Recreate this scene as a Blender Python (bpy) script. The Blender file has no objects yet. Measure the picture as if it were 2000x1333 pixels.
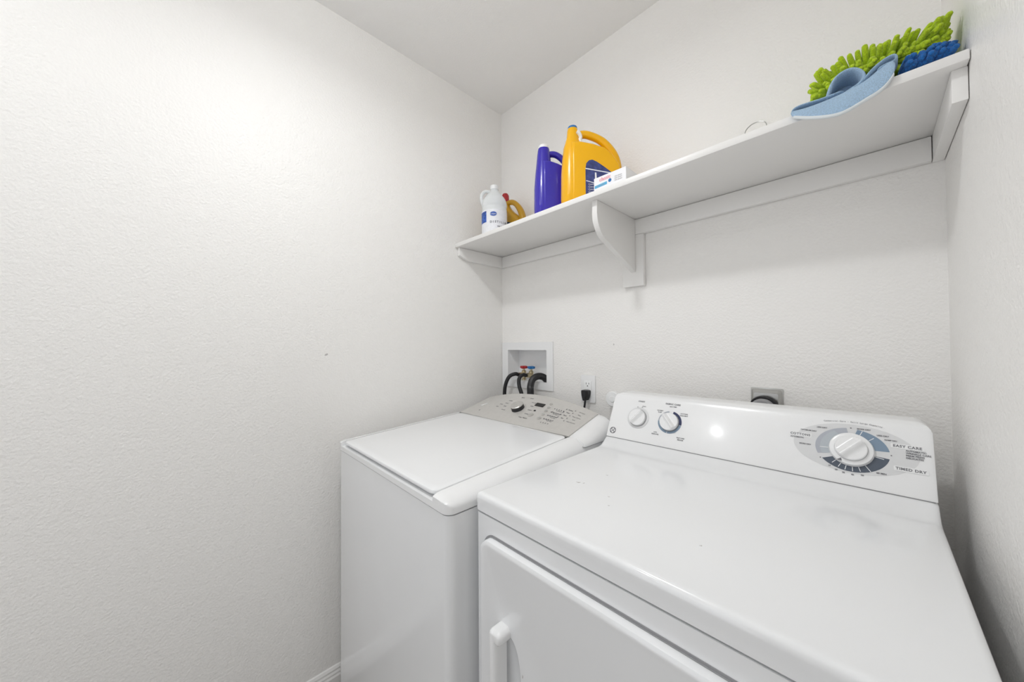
import bpy, bmesh, math, random
from mathutils import Vector, Matrix
random.seed(7)
C = bpy.context.scene.collection
sc = bpy.context.scene
PI = math.pi
V = Vector

# ------------------------------------------------------------------ camera
W, H = 1.504, 2.494          # room width, ceiling height
cam = bpy.data.cameras.new('camera'); camo = bpy.data.objects.new('camera', cam); C.objects.link(camo)
cam.sensor_fit = 'HORIZONTAL'; cam.sensor_width = 36.0; cam.lens = 674.2 / 2000 * 36.0; cam.clip_start = 0.01
yaw, pit, rol = math.radians(46.1612), math.radians(0.8684), math.radians(-0.3913)
fw = V((-math.sin(yaw), math.cos(yaw), 0)); rt = V((math.cos(yaw), math.sin(yaw), 0)); up = V((0, 0, 1))
f2 = fw*math.cos(pit) + up*math.sin(pit); u2 = up*math.cos(pit) - fw*math.sin(pit)
r3 = rt*math.cos(rol) + u2*math.sin(rol); u3 = u2*math.cos(rol) - rt*math.sin(rol)
camo.matrix_world = Matrix(((r3.x, u3.x, -f2.x, 1.3809), (r3.y, u3.y, -f2.y, -1.2554), (r3.z, u3.z, -f2.z, 1.2316), (0, 0, 0, 1)))
sc.camera = camo

# ------------------------------------------------------------------ world, light, exposure
w = bpy.data.worlds.new('world'); sc.world = w; w.use_nodes = True
w.node_tree.nodes['Background'].inputs[0].default_value = (0.9, 0.93, 1, 1)
w.node_tree.nodes['Background'].inputs[1].default_value = 0.6
def area(name, loc, rot, sx, sy, power, col, shape='RECTANGLE'):
    l = bpy.data.lights.new(name, 'AREA'); l.shape = shape; l.size = sx
    if shape == 'RECTANGLE' or shape == 'ELLIPSE': l.size_y = sy
    l.energy = power; l.color = col
    o = bpy.data.objects.new(name, l); o.location = loc; o.rotation_euler = rot; C.objects.link(o); return o
# added soft fill light, placed in the doorway behind the camera
area('doorway_fill', (0.72, -2.62, 1.15), (math.radians(90), 0, 0), 0.8, 1.9, 2.0, (0.95, 0.97, 1.0))
LAMPS = [(0.74, -1.03, 3.8, 18.0), (0.50, -1.89, 1.6, 14.0)]   # x, y, downlight power, globe glow
sc.view_settings.view_transform = 'Standard'; sc.view_settings.look = 'None'
sc.view_settings.gamma = 1; sc.view_settings.use_curve_mapping = False
sc.view_settings.exposure = 0.48
sc.cycles.diffuse_bounces = 8

# ------------------------------------------------------------------ materials
def mat(name, col, rough=.5, metal=0, spec=.5, bump=None, coat=0, trans=0, ior=1.45, emis=None, var=0, sheen=0, alpha=1, sss=0):
    m = bpy.data.materials.new(name); m.use_nodes = True; nt = m.node_tree; b = nt.nodes['Principled BSDF']
    b.inputs['Base Color'].default_value = (*col, 1); b.inputs['Roughness'].default_value = rough
    b.inputs['Metallic'].default_value = metal; b.inputs['Specular IOR Level'].default_value = spec
    b.inputs['Coat Weight'].default_value = coat; b.inputs['Coat Roughness'].default_value = .08
    b.inputs['Transmission Weight'].default_value = trans; b.inputs['IOR'].default_value = ior
    b.inputs['Sheen Weight'].default_value = sheen; b.inputs['Alpha'].default_value = alpha
    if sss: b.inputs['Subsurface Weight'].default_value = sss; b.inputs['Subsurface Radius'].default_value = (.01, .01, .01)
    tc = nt.nodes.new('ShaderNodeTexCoord')
    if emis: b.inputs['Emission Color'].default_value = (*emis[0], 1); b.inputs['Emission Strength'].default_value = emis[1]
    if bump:
        prev = None
        for sc_, st, dist in bump:
            n = nt.nodes.new('ShaderNodeTexNoise'); n.inputs['Scale'].default_value = sc_; n.inputs['Detail'].default_value = 3
            bp = nt.nodes.new('ShaderNodeBump'); bp.inputs['Strength'].default_value = st; bp.inputs['Distance'].default_value = dist
            nt.links.new(tc.outputs['Object'], n.inputs['Vector']); nt.links.new(n.outputs['Fac'], bp.inputs['Height'])
            if prev: nt.links.new(prev.outputs[0], bp.inputs['Normal'])
            prev = bp
        nt.links.new(prev.outputs[0], b.inputs['Normal'])
    if var:
        n = nt.nodes.new('ShaderNodeTexNoise'); n.inputs['Scale'].default_value = var[0]; n.inputs['Detail'].default_value = 4
        r = nt.nodes.new('ShaderNodeValToRGB'); r.color_ramp.elements[0].position = .35; r.color_ramp.elements[1].position = .65
        r.color_ramp.elements[0].color = (*[c*(1-var[1]) for c in col], 1); r.color_ramp.elements[1].color = (*[min(1, c*(1+var[1])) for c in col], 1)
        nt.links.new(tc.outputs['Object'], n.inputs['Vector']); nt.links.new(n.outputs['Fac'], r.inputs[0]); nt.links.new(r.outputs[0], b.inputs['Base Color'])
    return m
M = {}
M['wall'] = mat('painted_wall', (.875, .862, .842), .42, spec=.35, bump=[(150, .6, .0030), (45, .3, .004)])
M['ceil'] = mat('ceiling_paint', (.90, .892, .878), .8, spec=.2, bump=[(190, .4, .002)])
M['trimw'] = mat('white_trim_paint', (.83, .82, .805), .3, bump=[(30, .05, .002)])
M['floor'] = mat('floor_tile', (.30, .28, .255), .35, var=(9, .1))
M['enamel'] = mat('white_enamel', (.84, .85, .862), .19, coat=.6, bump=[(420, .03, .0006)])
M['plastic'] = mat('white_plastic', (.85, .855, .86), .25, coat=.2)
M['silver'] = mat('silver_panel', (.60, .585, .56), .38, metal=.2, var=(60, .02))
M['chrome'] = mat('brushed_metal', (.72, .71, .69), .24, metal=.9)
M['grey_metal'] = mat('dark_silver', (.30, .295, .28), .35, metal=.4)
M['steel'] = mat('steel_plate', (.50, .50, .485), .28, metal=.85, bump=[(20, .3, .004)])
M['grey'] = mat('grey_plastic', (.30, .30, .31), .45)
M['dark'] = mat('dark_gap', (.03, .03, .032), .6)
M['black'] = mat('black_rubber', (.018, .018, .02), .42)
M['ink'] = mat('grey_ink', (.17, .17, .185), .5)
M['inkl'] = mat('light_grey_ink', (.38, .38, .39), .5)
M['oval'] = mat('pale_grey_print', (.70, .705, .712), .28, coat=.3)
M['arcd'] = mat('slate_print', (.085, .105, .14), .3, coat=.3)
M['arcb'] = mat('blue_grey_print', (.21, .29, .385), .3, coat=.3)
M['arcl'] = mat('lavender_grey_print', (.43, .45, .50), .3, coat=.3)
M['arcl2'] = mat('pale_blue_grey_print', (.46, .50, .535), .3, coat=.3)
M['navy'] = mat('navy_print', (.02, .03, .10), .35)
M['lcd'] = mat('black_display', (.012, .012, .012), .3)
M['brass'] = mat('brass', (.55, .47, .30), .3, metal=.9)
M['red'] = mat('red_plastic', (.40, .02, .025), .4)
M['blue'] = mat('blue_plastic', (.02, .16, .42), .4)
M['purple'] = mat('purple_plastic', (.035, .022, .40), .24, coat=.3, bump=[(35, .12, .003)])
M['yellow'] = mat('yellow_plastic', (.86, .44, .0), .26, coat=.1)
M['gold'] = mat('gold_plastic', (.50, .27, .01), .3, coat=.2)
M['jug'] = mat('clear_plastic', (.93, .96, .97), .12, trans=.35, ior=1.2)
M['capw'] = mat('white_cap', (.86, .87, .87), .35)
M['label'] = mat('white_label', (.83, .84, .87), .4, var=(90, .03))
M['labelb'] = mat('blue_label', (.03, .10, .42), .35, var=(120, .4))
M['labeln'] = mat('navy_label', (.045, .06, .20), .35, var=(90, .3))
M['labelt'] = mat('deep_teal_label', (.005, .035, .09), .35)
M['cyan'] = mat('cyan_print', (.10, .42, .68), .4)
M['pink'] = mat('pink_print', (.80, .30, .36), .4)
M['boxw'] = mat('white_card', (.86, .86, .88), .5)
M['green'] = mat('lime_chenille', (.56, .76, .010), .95, sheen=.2, bump=[(900, .9, .003)], var=(350, .18))
M['bluech'] = mat('blue_chenille', (.008, .15, .50), .95, sheen=.15, bump=[(900, .9, .003)], var=(350, .25))
M['cloth'] = mat('light_blue_terry', (.40, .575, .77), .95, sheen=.2, bump=[(1300, .9, .002)], var=(700, .18))
M['hem'] = mat('pale_hem_thread', (.72, .76, .78), .9, bump=[(1300, .6, .0015)])
M['glow'] = mat('lamp_glass', (.9, .9, .88), .4, emis=((.975, .99, 1), 3.0))
M['rust'] = mat('scuff', (.52, .50, .49), .6)

# ------------------------------------------------------------------ mesh helpers
def obj(name, bm, m, parent=None, smooth=True, ang=35):
    me = bpy.data.meshes.new(name)
    bmesh.ops.recalc_face_normals(bm, faces=bm.faces)
    bm.to_mesh(me); bm.free()
    for x in (m if isinstance(m, (list, tuple)) else [m]): me.materials.append(M[x])
    o = bpy.data.objects.new(name, me); C.objects.link(o)
    if smooth:
        for p in me.polygons: p.use_smooth = True
        try: me.set_sharp_from_angle(angle=math.radians(ang))
        except Exception: pass
    if parent: o.parent = parent; o.matrix_parent_inverse = parent.matrix_basis.inverted() if parent.type == 'EMPTY' or parent.parent is None else Matrix()
    return o
def thing(name, label, cat, loc, group=None):
    o = bpy.data.objects.new(name, None); C.objects.link(o); o.location = loc; o.empty_display_size = .05
    o['label'] = label; o['category'] = cat
    if group: o['group'] = group
    return o
def tag(o, label, cat, group=None):
    o['label'] = label; o['category'] = cat
    if group: o['group'] = group
    return o
def struct(o): o['kind'] = 'structure'; return o
def add(bm, other, mtx=None):
    me = bpy.data.meshes.new('tmp'); other.to_mesh(me); other.free()
    if mtx is not None: me.transform(mtx)
    bm.from_mesh(me); bpy.data.meshes.remove(me)
def box(x0, x1, y0, y1, z0, z1, bev=0, seg=3, sel=None, bm=None):
    b = bmesh.new()
    bmesh.ops.create_cube(b, size=1)
    for v in b.verts: v.co = V(((x0+x1)/2 + v.co.x*(x1-x0), (y0+y1)/2 + v.co.y*(y1-y0), (z0+z1)/2 + v.co.z*(z1-z0)))
    if bev:
        es = [e for e in b.edges if (sel is None or sel(e))]
        bmesh.ops.bevel(b, geom=es, offset=bev, segments=seg, profile=.5, affect='EDGES')
    if bm is not None: add(bm, b); return bm
    return b
def prism(pts, axis, a0, a1, bev=0, seg=2, bm=None):
    """polygon pts (2-D) extruded along axis (0,1,2) from a0 to a1"""
    b = bmesh.new()
    def mk(p, a):
        return V((a, p[0], p[1])) if axis == 0 else V((p[0], a, p[1])) if axis == 1 else V((p[0], p[1], a))
    A = [b.verts.new(mk(p, a0)) for p in pts]; B = [b.verts.new(mk(p, a1)) for p in pts]
    b.faces.new(A); b.faces.new(B[::-1]); n = len(pts)
    for i in range(n): b.faces.new((A[i], A[(i+1) % n], B[(i+1) % n], B[i]))
    if bev:
        es = [e for e in b.edges if abs((e.verts[0].co-e.verts[1].co)[axis]) < 1e-7]
        bmesh.ops.bevel(b, geom=es, offset=bev, segments=seg, profile=.5, affect='EDGES')
    if bm is not None: add(bm, b); return bm
    return b
def rrect(w_, h_, r, n=6, cx=0, cy=0):
    p = []
    for sx, sy, a0 in ((1, 1, 0), (-1, 1, 90), (-1, -1, 180), (1, -1, 270)):
        for k in range(n+1):
            a = math.radians(a0 + 90*k/n); p.append((cx+sx*(w_/2-r)+r*math.cos(a), cy+sy*(h_/2-r)+r*math.sin(a)))
    return p
def loft(rings, cap=True, closed=True):
    b = bmesh.new(); R = [[b.verts.new(p) for p in r] for r in rings]; n = len(R[0])
    for i in range(len(R)-1):
        for j in range(n if closed else n-1):
            b.faces.new((R[i][j], R[i][(j+1) % n], R[i+1][(j+1) % n], R[i+1][j]))
    if cap and closed: b.faces.new(R[0]); b.faces.new(R[-1][::-1])
    return b
def lathe(prof, n=40, mtx=None):
    rings = [[V((r*math.cos(2*PI*k/n), r*math.sin(2*PI*k/n), z)) for k in range(n)] for r, z in prof]
    b = loft(rings)
    if mtx is not None: bmesh.ops.transform(b, matrix=mtx, verts=b.verts)
    return b
def smoothpath(pts, n=8):
    P = [V(p) for p in pts]; out = []
    for i in range(len(P)-1):
        p0 = P[max(i-1, 0)]; p1 = P[i]; p2 = P[i+1]; p3 = P[min(i+2, len(P)-1)]
        for k in range(n):
            t = k/n; out.append(.5*((2*p1)+(p2-p0)*t+(2*p0-5*p1+4*p2-p3)*t*t+(3*p1-p0-3*p2+p3)*t**3))
    out.append(P[-1]); return out
def tube(pts, rad, n=10, sm=6, rounded=False, sx=1.0):
    P = smoothpath(pts, sm) if sm else [V(p) for p in pts]
    m = len(P); rings = []; ref = None
    for i, p in enumerate(P):
        t = (P[min(i+1, m-1)]-P[max(i-1, 0)]).normalized()
        if ref is None:
            ref = V((0, 0, 1)) if abs(t.z) < .9 else V((1, 0, 0))
        a = (ref-t*ref.dot(t)).normalized(); bb = t.cross(a); ref = a
        r = rad(i/(m-1)) if callable(rad) else rad
        rings.append([p+(a*math.cos(2*PI*k/n)*sx+bb*math.sin(2*PI*k/n))*r for k in range(n)])
    return loft(rings)
def text(bm, s, size, mtx, align='CENTER', bold=0, ext=.0001, space=1.0):
    cu = bpy.data.curves.new('t', 'FONT'); cu.body = s; cu.size = size; cu.align_x = align; cu.align_y = 'CENTER'
    cu.offset = bold*size; cu.extrude = ext; cu.space_character = space; cu.resolution_u = 3
    o = bpy.data.objects.new('t', cu); C.objects.link(o)
    dg = bpy.context.evaluated_depsgraph_get(); dg.update()
    me = bpy.data.meshes.new_from_object(o.evaluated_get(dg)); me.transform(mtx); bm.from_mesh(me)
    bpy.data.objects.remove(o); bpy.data.curves.remove(cu); bpy.data.meshes.remove(me)
def frame(o, x, y):
    x = V(x).normalized(); y = V(y).normalized(); z = x.cross(y)
    return Matrix(((x.x, y.x, z.x, o[0]), (x.y, y.y, z.y, o[1]), (x.z, y.z, z.z, o[2]), (0, 0, 0, 1)))
def at(F, u, v, h=0, rot=0): return F @ Matrix.Translation((u, v, h)) @ Matrix.Rotation(rot, 4, 'Z')
def flat(F, pts, h0, h1, bm=None):
    b = prism(pts, 2, h0, h1); bmesh.ops.transform(b, matrix=F, verts=b.verts)
    if bm is not None: add(bm, b); return bm
    return b

# ------------------------------------------------------------------ room
D = -2.70    # front wall
struct(obj('floor', box(-.1, W+.1, D-.1, .1, -.1, 0), 'floor'))
struct(obj('ceiling', box(-.1, W+.1, D-.1, .1, H, H+.1), 'ceil'))
wl = struct(obj('wall_left', box(-.1, 0, D-.1, .1, 0, H), 'wall'))
wr = struct(obj('wall_right', box(W, W+.1, D-.1, .1, 0, H), 'wall'))
BX0, BX1, BZ0, BZ1 = .046, .318, 1.055, 1.215
b = box(0, W, 0, .1, 0, BZ0); box(0, W, 0, .1, BZ1, H, bm=b); box(0, BX0, 0, .1, BZ0, BZ1, bm=b); box(BX1, W, 0, .1, BZ0, BZ1, bm=b)
box(BX0, BX1, .085, .1, BZ0, BZ1, bm=b)
bmesh.ops.remove_doubles(b, verts=b.verts, dist=1e-5)
wb = struct(obj('wall_back', b, 'wall', smooth=False))
DX0, DX1, DZ = .30, 1.14, 2.05
b = box(0, DX0, D-.1, D, 0, H); box(DX1, W, D-.1, D, 0, H, bm=b); box(DX0, DX1, D-.1, D, DZ, H, bm=b)
struct(obj('wall_front', b, 'wall', smooth=False))
def basebd(name, x, s):
    pr = [(0, 0), (.014, 0), (.014, .034), (.011, .040), (.011, .046), (.008, .052), (.008, .058), (.004, .066), (0, .068)]
    return struct(obj(name, prism([(x+s*p[0], p[1]) for p in pr], 1, D, 0), 'trimw', smooth=False))
basebd('baseboard_left', 0, 1); basebd('baseboard_right', W, -1)
b = bmesh.new()
for (x0, x1, z0, z1) in ((DX0-.07, DX0, 0, DZ+.07), (DX1, DX1+.07, 0, DZ+.07), (DX0, DX1, DZ, DZ+.07)): box(x0, x1, D, D+.015, z0, z1, .003, bm=b)
struct(obj('trim_1', b, 'trimw'))
# small scuffs that stay on the paint
def spot(name, wall, pts): obj(name, pts, 'rust', wall, smooth=False)
spot('scuff', wb, flat(frame((.664, -.0006, 1.236), (1, 0, 0), (0, 0, 1)), [(-.002, 0), (-.001, .004), (.002, .003), (.0022, -.002), (0, -.004)], 0, .0004))
spot('scuff', wl, flat(frame((.0002, -.872, 1.205), (0, 1, 0), (0, 0, 1)), [(-.006, -.003), (-.002, .003), (.005, .005), (.007, .001), (.001, -.003)], 0, .0004))

# ceiling lamps (above the frame)
for i, (x, y, e, g) in enumerate(LAMPS):
    l = bpy.data.lights.new('lamp_light', 'AREA'); l.shape = 'DISK'; l.size = (.12, .05)[i]; l.energy = e; l.color = (.975, .99, 1)
    lo = bpy.data.objects.new('lamp_light', l); lo.location = (x, y, H-(.175, .125)[i]); C.objects.link(lo)
    t = thing('ceiling_light', ['round globe ceiling light nearer the back wall, above the washer and dryer', 'round globe ceiling light nearer the doorway, behind the camera'][i], 'light', (x, y, H))
    obj('base', lathe([(.0, -.001), (.15, -.001), (.15, -.022), (.14, -.028), (0, -.028)], 48, Matrix.Translation((x, y, H))), 'capw', t)
    obj('stem', lathe([(0, -.028), (.022, -.028), (.022, -.052), (0, -.052)], 24, Matrix.Translation((x, y, H))), 'capw', t)
    rg = (.06, .035)[i]; zc_ = -.050-rg
    b = lathe([(0, zc_+rg)]+[(rg*math.sin(PI*k/16), zc_+rg*math.cos(PI*k/16)) for k in range(1, 16)]+[(0, zc_-rg)], 32, Matrix.Translation((x, y, H)))
    g_ = M['glow'].copy(); g_.node_tree.nodes['Principled BSDF'].inputs['Emission Strength'].default_value = g
    M['glow%d' % i] = g_
    obj('glass_globe', b, 'glow%d' % i, t)

# ------------------------------------------------------------------ shelf
ZS, DS = 1.727, .306
sh = thing('wall_shelf', 'long white painted wooden shelf running wall to wall above the washer and dryer', 'shelf', (.75, -.15, 1.65))
obj('shelf_board', box(.001, W-.001, -DS, -.001, ZS-.019, ZS, .003, 2), 'trimw', sh)
obj('back_cleat', box(.0205, W-.0205, -.0185, -.001, 1.650, ZS-.0195, .0025, 2), 'trimw', sh)
obj('side_cleat', prism([(-.001, 1.6505), (-.235, 1.6505), (-.292, 1.671), (-.292, ZS-.0195), (-.001, ZS-.0195)], 0, .001, .0195, .0015), 'trimw', sh)
obj('side_cleat', prism([(-.001, 1.6505), (-.285, 1.6505), (-.285, ZS-.0195), (-.001, ZS-.0195)], 0, W-.0195, W-.001, .0015), 'trimw', sh)
br = [(-.0195, ZS-.0195), (-.281, ZS-.0195), (-.281, 1.665)]
for k in range(1, 9):
    t = k/8; p0, p1, p2 = (-.281, 1.665), (-.279, 1.602), (-.215, 1.583)
    br.append(((1-t)**2*p0[0]+2*t*(1-t)*p1[0]+t*t*p2[0], (1-t)**2*p0[1]+2*t*(1-t)*p1[1]+t*t*p2[1]))
br += [(-.12, 1.547), (-.0195, 1.508)]
obj('bracket', prism(br, 0, .7505, .7695, .002), 'trimw', sh)
obj('bracket_backplate', box(.716, .800, -.0187, -.0008, 1.455, 1.6495, .002, 2), 'trimw', sh)

# ------------------------------------------------------------------ washer supply box
ob = thing('washer_outlet_box', 'white recessed washing machine outlet box in the back wall beside the left corner', 'outlet box', (.18, 0, 1.135))
b = bmesh.new(); fx0, fx1, fz0, fz1 = .006, .353, 1.021, 1.251
for q in ((fx0, BX0+.003, fz0, fz1), (BX1-.003, fx1, fz0, fz1), (BX0+.003, BX1-.003, BZ1-.003, fz1), (BX0+.003, BX1-.003, fz0, BZ0+.003)):
    box(q[0], q[1], -.007, -.0005, q[2], q[3], bm=b)
bmesh.ops.remove_doubles(b, verts=b.verts, dist=1e-5)
obj('faceplate', b, 'plastic', ob, smooth=False)
b = bmesh.new(); t_ = .0025
box(BX0+.0005, BX1-.0005, .078, .081, BZ0+.0005, BZ1-.0005, bm=b)
for q in ((BX0+.0005, BX0+t_, BZ0, BZ1), (BX1-t_, BX1-.0005, BZ0, BZ1)): box(q[0], q[1], -.002, .08, q[2]+.0005, q[3]-.0005, bm=b)
for q in ((BZ0+.0005, BZ0+t_), (BZ1-t_, BZ1-.0005)): box(BX0+.001, BX1-.001, -.002, .08, q[0], q[1], bm=b)
obj('recessed_tray', b, 'plastic', ob, smooth=False)
def valve(x, hcol, lab):
    T = Matrix.Translation((x, .030, BZ0+.003))
    v = obj('supply_valve', lathe([(0, 0), (.012, 0), (.012, .006), (.009, .008), (.009, .03), (.012, .034), (.012, .046), (.006, .049), (.006, .062), (0, .062)], 20, T), 'brass', ob)
    b = lathe([(0, 0), (.008, 0), (.008, .014), (.0115, .014), (.0115, .034), (0, .034)], 16, frame((x, .028, BZ0+.030), (1, 0, 0), (0, 0, 1)))
    me = bpy.data.meshes.new('t'); b.to_mesh(me); b.free(); bb = bmesh.new(); bb.from_mesh(v.data); bb.from_mesh(me); bb.to_mesh(v.data); bb.free()
    b = bmesh.new(); box(x-.021, x+.021, .022, .038, BZ0+.062, BZ0+.074, .003, 2, bm=b); box(x-.008, x+.008, .016, .044, BZ0+.060, BZ0+.075, .003, 2, bm=b)
    h = obj('valve_handle', b, hcol, v); h['label'] = lab
valve(.130, 'red', 'red valve handle'); valve(.182, 'blue', 'blue valve handle')
tag(obj('supply_hose', tube([(.130, -.010, BZ0+.030), (.126, -.028, BZ0+.036), (.106, -.050, BZ0+.024), (.088, -.06, 1.04), (.078, -.06, .99), (.076, -.06, .90), (.09, -.055, .8)], .0095), 'black'), 'thin black rubber hose from the red valve, curving down on the left', 'hose', 'black washer hoses')
tag(obj('supply_hose', tube([(.182, -.010, BZ0+.030), (.180, -.03, BZ0+.034), (.176, -.050, BZ0+.018), (.184, -.06, 1.04), (.200, -.06, 1.0), (.215, -.06, .94), (.22, -.055, .8)], .0095), 'black'), 'thin black rubber hose dropping in the middle, between the other two hoses', 'hose', 'black washer hoses')
tag(obj('drain_hose', tube([(.262, -.062, .8), (.262, -.062, 1.0), (.256, -.056, 1.040), (.256, -.040, 1.072), (.266, -.014, 1.086), (.280, .006, 1.083), (.291, .018, 1.070), (.294, .022, BZ0+.004)], lambda t: .0165), 'black'), 'thick black drain hose hooked over into the outlet box on the right', 'hose', 'black washer hoses')

# ------------------------------------------------------------------ wall outlet and plug
ot = thing('wall_outlet', 'white double wall outlet on the back wall between washer and dryer', 'outlet', (.5435, 0, 1.049))
F = frame((.5435, -.0005, 1.049), (1, 0, 0), (0, 0, 1))
def fprism(F, pts, h0, h1, bev=0):
    b = prism(pts, 2, h0, h1, bev); bmesh.ops.transform(b, matrix=F, verts=b.verts); return b
obj('cover_plate', fprism(F, rrect(.070, .115, .003), 0, .006, .0015), 'plastic', ot)
rc = obj('receptacle', fprism(F, rrect(.034, .067, .003), .0062, .0085, .0008), 'capw', ot)
for vv in (.019, -.019):
    b = bmesh.new()
    for uu, hh in ((-.0065, .008), (.0065, .0065)): flat(F, rrect(.0022, hh, .0004, 2, uu, vv+.003), .0085, .0088, b)
    flat(F, rrect(.005, .005, .0024, 4, 0, vv-.007), .0085, .0088, b)
    obj('socket_holes', b, 'dark', rc, smooth=False)
pl = thing('power_plug', 'black washer power plug and cord in the lower socket of the outlet', 'plug', (.5435, -.02, 1.03))
b = loft([[V((.5435+sx*x*.5, -.0105-y, z)) for sx, y in ((-1, .0), (-1, .022), (-.6, .030), (.6, .030), (1, .022), (1, .0))] for x, z in ((.022, 1.045), (.032, 1.043), (.034, 1.036), (.030, 1.022), (.018, 1.008), (.010, 1.002))])
obj('plug_body', b, 'black', pl)
obj('cord', tube([(.5435, -.026, 1.006), (.543, -.030, .985), (.540, -.034, .95), (.53, -.04, .88), (.52, -.05, .8)], .0042, 8), 'black', pl)

# dryer outlet: raised steel cover, round connector with black cord
st = thing('dryer_power_outlet', 'square steel cover plate on the back wall peeking over the dryer console', 'outlet', (1.163, 0, 1.05))
F = frame((1.1635, -.0005, 1.045), (1, 0, 0), (0, 0, 1))
b = fprism(F, rrect(.078, .116, .003), 0, .003, .001)
rings = []
for s, h in ((1, .003), (.93, .006), (.86, .016), (.80, .019)):
    rings.append([F @ V((p[0]*s, p[1]*(s*.98), h)) for p in rrect(.074, .112, .006)])
add(b, loft(rings)); obj('steel_cover', b, 'steel', st)
obj('round_connector', lathe([(0, 0), (.030, 0), (.030, .030), (.026, .036), (0, .036)], 40, frame((1.160, -.0195, 1.044), (1, 0, 0), (0, 0, 1))), 'grey', st)
cd = [(1.160+.034*math.cos(a), -.030, 1.044+.034*math.sin(a)) for a in [math.radians(d) for d in (160, 135, 110, 90, 65, 40, 15, -5)]]
obj('cord', tube(cd + [(1.2, -.034, .99), (1.2, -.034, .9)], lambda t: .0022 + .0035*min(1, t*1.6), 10), 'black', st)
b = lathe([(0, 0), (.022, 0), (.024, .022), (.029, .024), (.0305, .028), (.0305, .034), (.027, .038), (.013, .0385), (.011, .041), (0, .041)], 40, frame((.676, -.0006, 1.022), (1, 0, 0), (0, 0, 1)))
tag(obj('pipe_cap', b, 'capw'), 'round white plastic pipe cap on the wall beside the dryer console', 'cap')

# ------------------------------------------------------------------ washer
WX0, WX1 = .065, .760; WY = -.850
wm = thing('washing_machine', 'white top-loading washing machine with silver control panel in the left corner', 'washing machine', ((WX0+WX1)/2, -.48, 0))
vert = lambda e: abs(e.verts[0].co.z-e.verts[1].co.z) > .3
obj('cabinet', box(WX0+.002, WX1-.002, WY+.003, -.115, .02, .870, .020, 6, vert), 'enamel', wm)
for x in (WX0+.06, WX1-.06):
    for y in (WY+.06, -.17): obj('foot', lathe([(0, 0), (.02, 0), (.02, .012), (.01, .013), (.01, .022), (0, .022)], 16, Matrix.Translation((x, y, 0))), 'black', wm)
LZ = lambda y: .905 + (y+.845)/(.845-.347)*(.938-.905)      # lid top height
# top panel: tub rim with rolled side rails
def topprof(y, fr):
    pts = []; z = LZ(max(min(y, -.347), -.845)); zl = z - .0165; zb = .8735
    e = fr  # 1 = full section; <1 = front rounding
    pts.append((WX0+.001, zb)); 
    top = z
    for k in range(7):
        a = PI/2*k/6; pts.append((WX0+.001+.026*(1-math.cos(a)), zb+.012+(top-zb-.012)*math.sin(a)))
    pts += [(.099, top), (.100, zl), (.700, zl), (.701, top), (.710, top)]
    for k in range(1, 9):
        a = PI/2*k/8; pts.append((.710+.049*math.sin(a), zb+.012+(top-zb-.012)*math.cos(a)))
    pts.append((WX1-.001, zb))
    return pts
rings = []
ys = [(WY, .55), (WY+.0015, .68), (WY+.004, .78), (WY+.008, .88), (WY+.013, .95), (WY+.018, .985), (WY+.024, 1)] + [(y, 1) for y in (-.75, -.65, -.55, -.45, -.36, -.30, -.2, -.118)]
for y, s in ys:
    zb = .8735; P = topprof(y, s); ring = []
    for x, z in P:
        zz = min(z, zb + .018 + (z-zb-.018)*s) if z > zb+.018 else z
        xx = x
        if y < WY+.022:
            rr_ = .022; c = rr_-math.sqrt(max(0, rr_*rr_-(rr_-(y-WY))**2))
            xx = min(max(x, WX0+.001+c), WX1-.001-c)
        ring.append(V((xx, y, zz)))
    rings.append(ring)
obj('top_panel', loft(rings), 'plastic', wm)
obj('seam', box(WX0+.006, WX1-.006, WY+.007, -.125, .868, .8755, .018, 5, lambda e: abs(e.verts[0].co.z-e.verts[1].co.z) > .005), 'grey', wm)
# lid
out = rrect(.594, .492, .022, 8, .400, -.5975)
b = bmesh.new(); R = []
for ins, dz in ((.008, -.0115), (.002, -.010), (0, -.007), (0, -.003), (.0012, -.0008), (.004, .0003), (.02, .0008)):
    ring = []
    for x, y in out:
        cx, cy = .400, -.5975
        xx = cx+(x-cx)*(1-ins/.297); yy = cy+(y-cy)*(1-ins/.246); ring.append(V((xx, yy, LZ(yy)+dz+.001)))
    R.append(ring)
obj('lid', loft(R), 'enamel', wm)
# console
GB = lambda x: .984 + .038*max(0, 1-((x-.40)/.30)**2)
def edge(x):
    if x > .70: t = (x-.70)/(WX1-.001-.70)
    elif x < .10: t = (.10-x)/(.10-WX0-.001)
    else: return 1.
    return math.sqrt(max(0, 1-t*t))
rings = []
xs = [WX0+.001+.035*(1-math.cos(PI/2*k/8)) for k in range(8)] + [.10+.6*k/24 for k in range(25)] + [.70+.059*math.sin(PI/2*k/9) for k in range(1, 10)]
for x in xs:
    e = edge(x); f_ = .915+(.9375-.915)*e; g = .925+(GB(x)-.925)*(e**.8)
    yb = -.178+.012*(1-((x-.4)/.36)**2)
    rings.append([V((x, -.345, .9145)), V((x, -.345, f_)), V((x, -.30, f_+(g-f_)*.045/(yb+.345))), V((x, -.24, f_+(g-f_)*.105/(yb+.345))), V((x, -.195, f_+(g-f_)*.15/(yb+.345))), V((x, yb, g)), V((x, yb+.018, g-.006)), V((x, yb+.03, g-.025 if g > .96 else (g+.915)/2)), V((x, -.118, .9145))])
obj('console_housing', loft(rings), 'plastic', wm)
SZ = lambda x, t: None
def PS(x, t, h=.0):   # point on panel surface, t 0 front .. 1 back
    f_ = .9375; g = GB(x); yb = -.178+.012*(1-((x-.4)/.36)**2); y = -.345+(yb+.345)*t
    ks = [(0, 0), (.27, .27), (.63, .63), (.9, .9), (1, 1)]
    return V((x, y, f_+(g-f_)*t+h))
cp = None
b = bmesh.new(); top = []; bot = []
NX, NT = 24, 8
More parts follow.
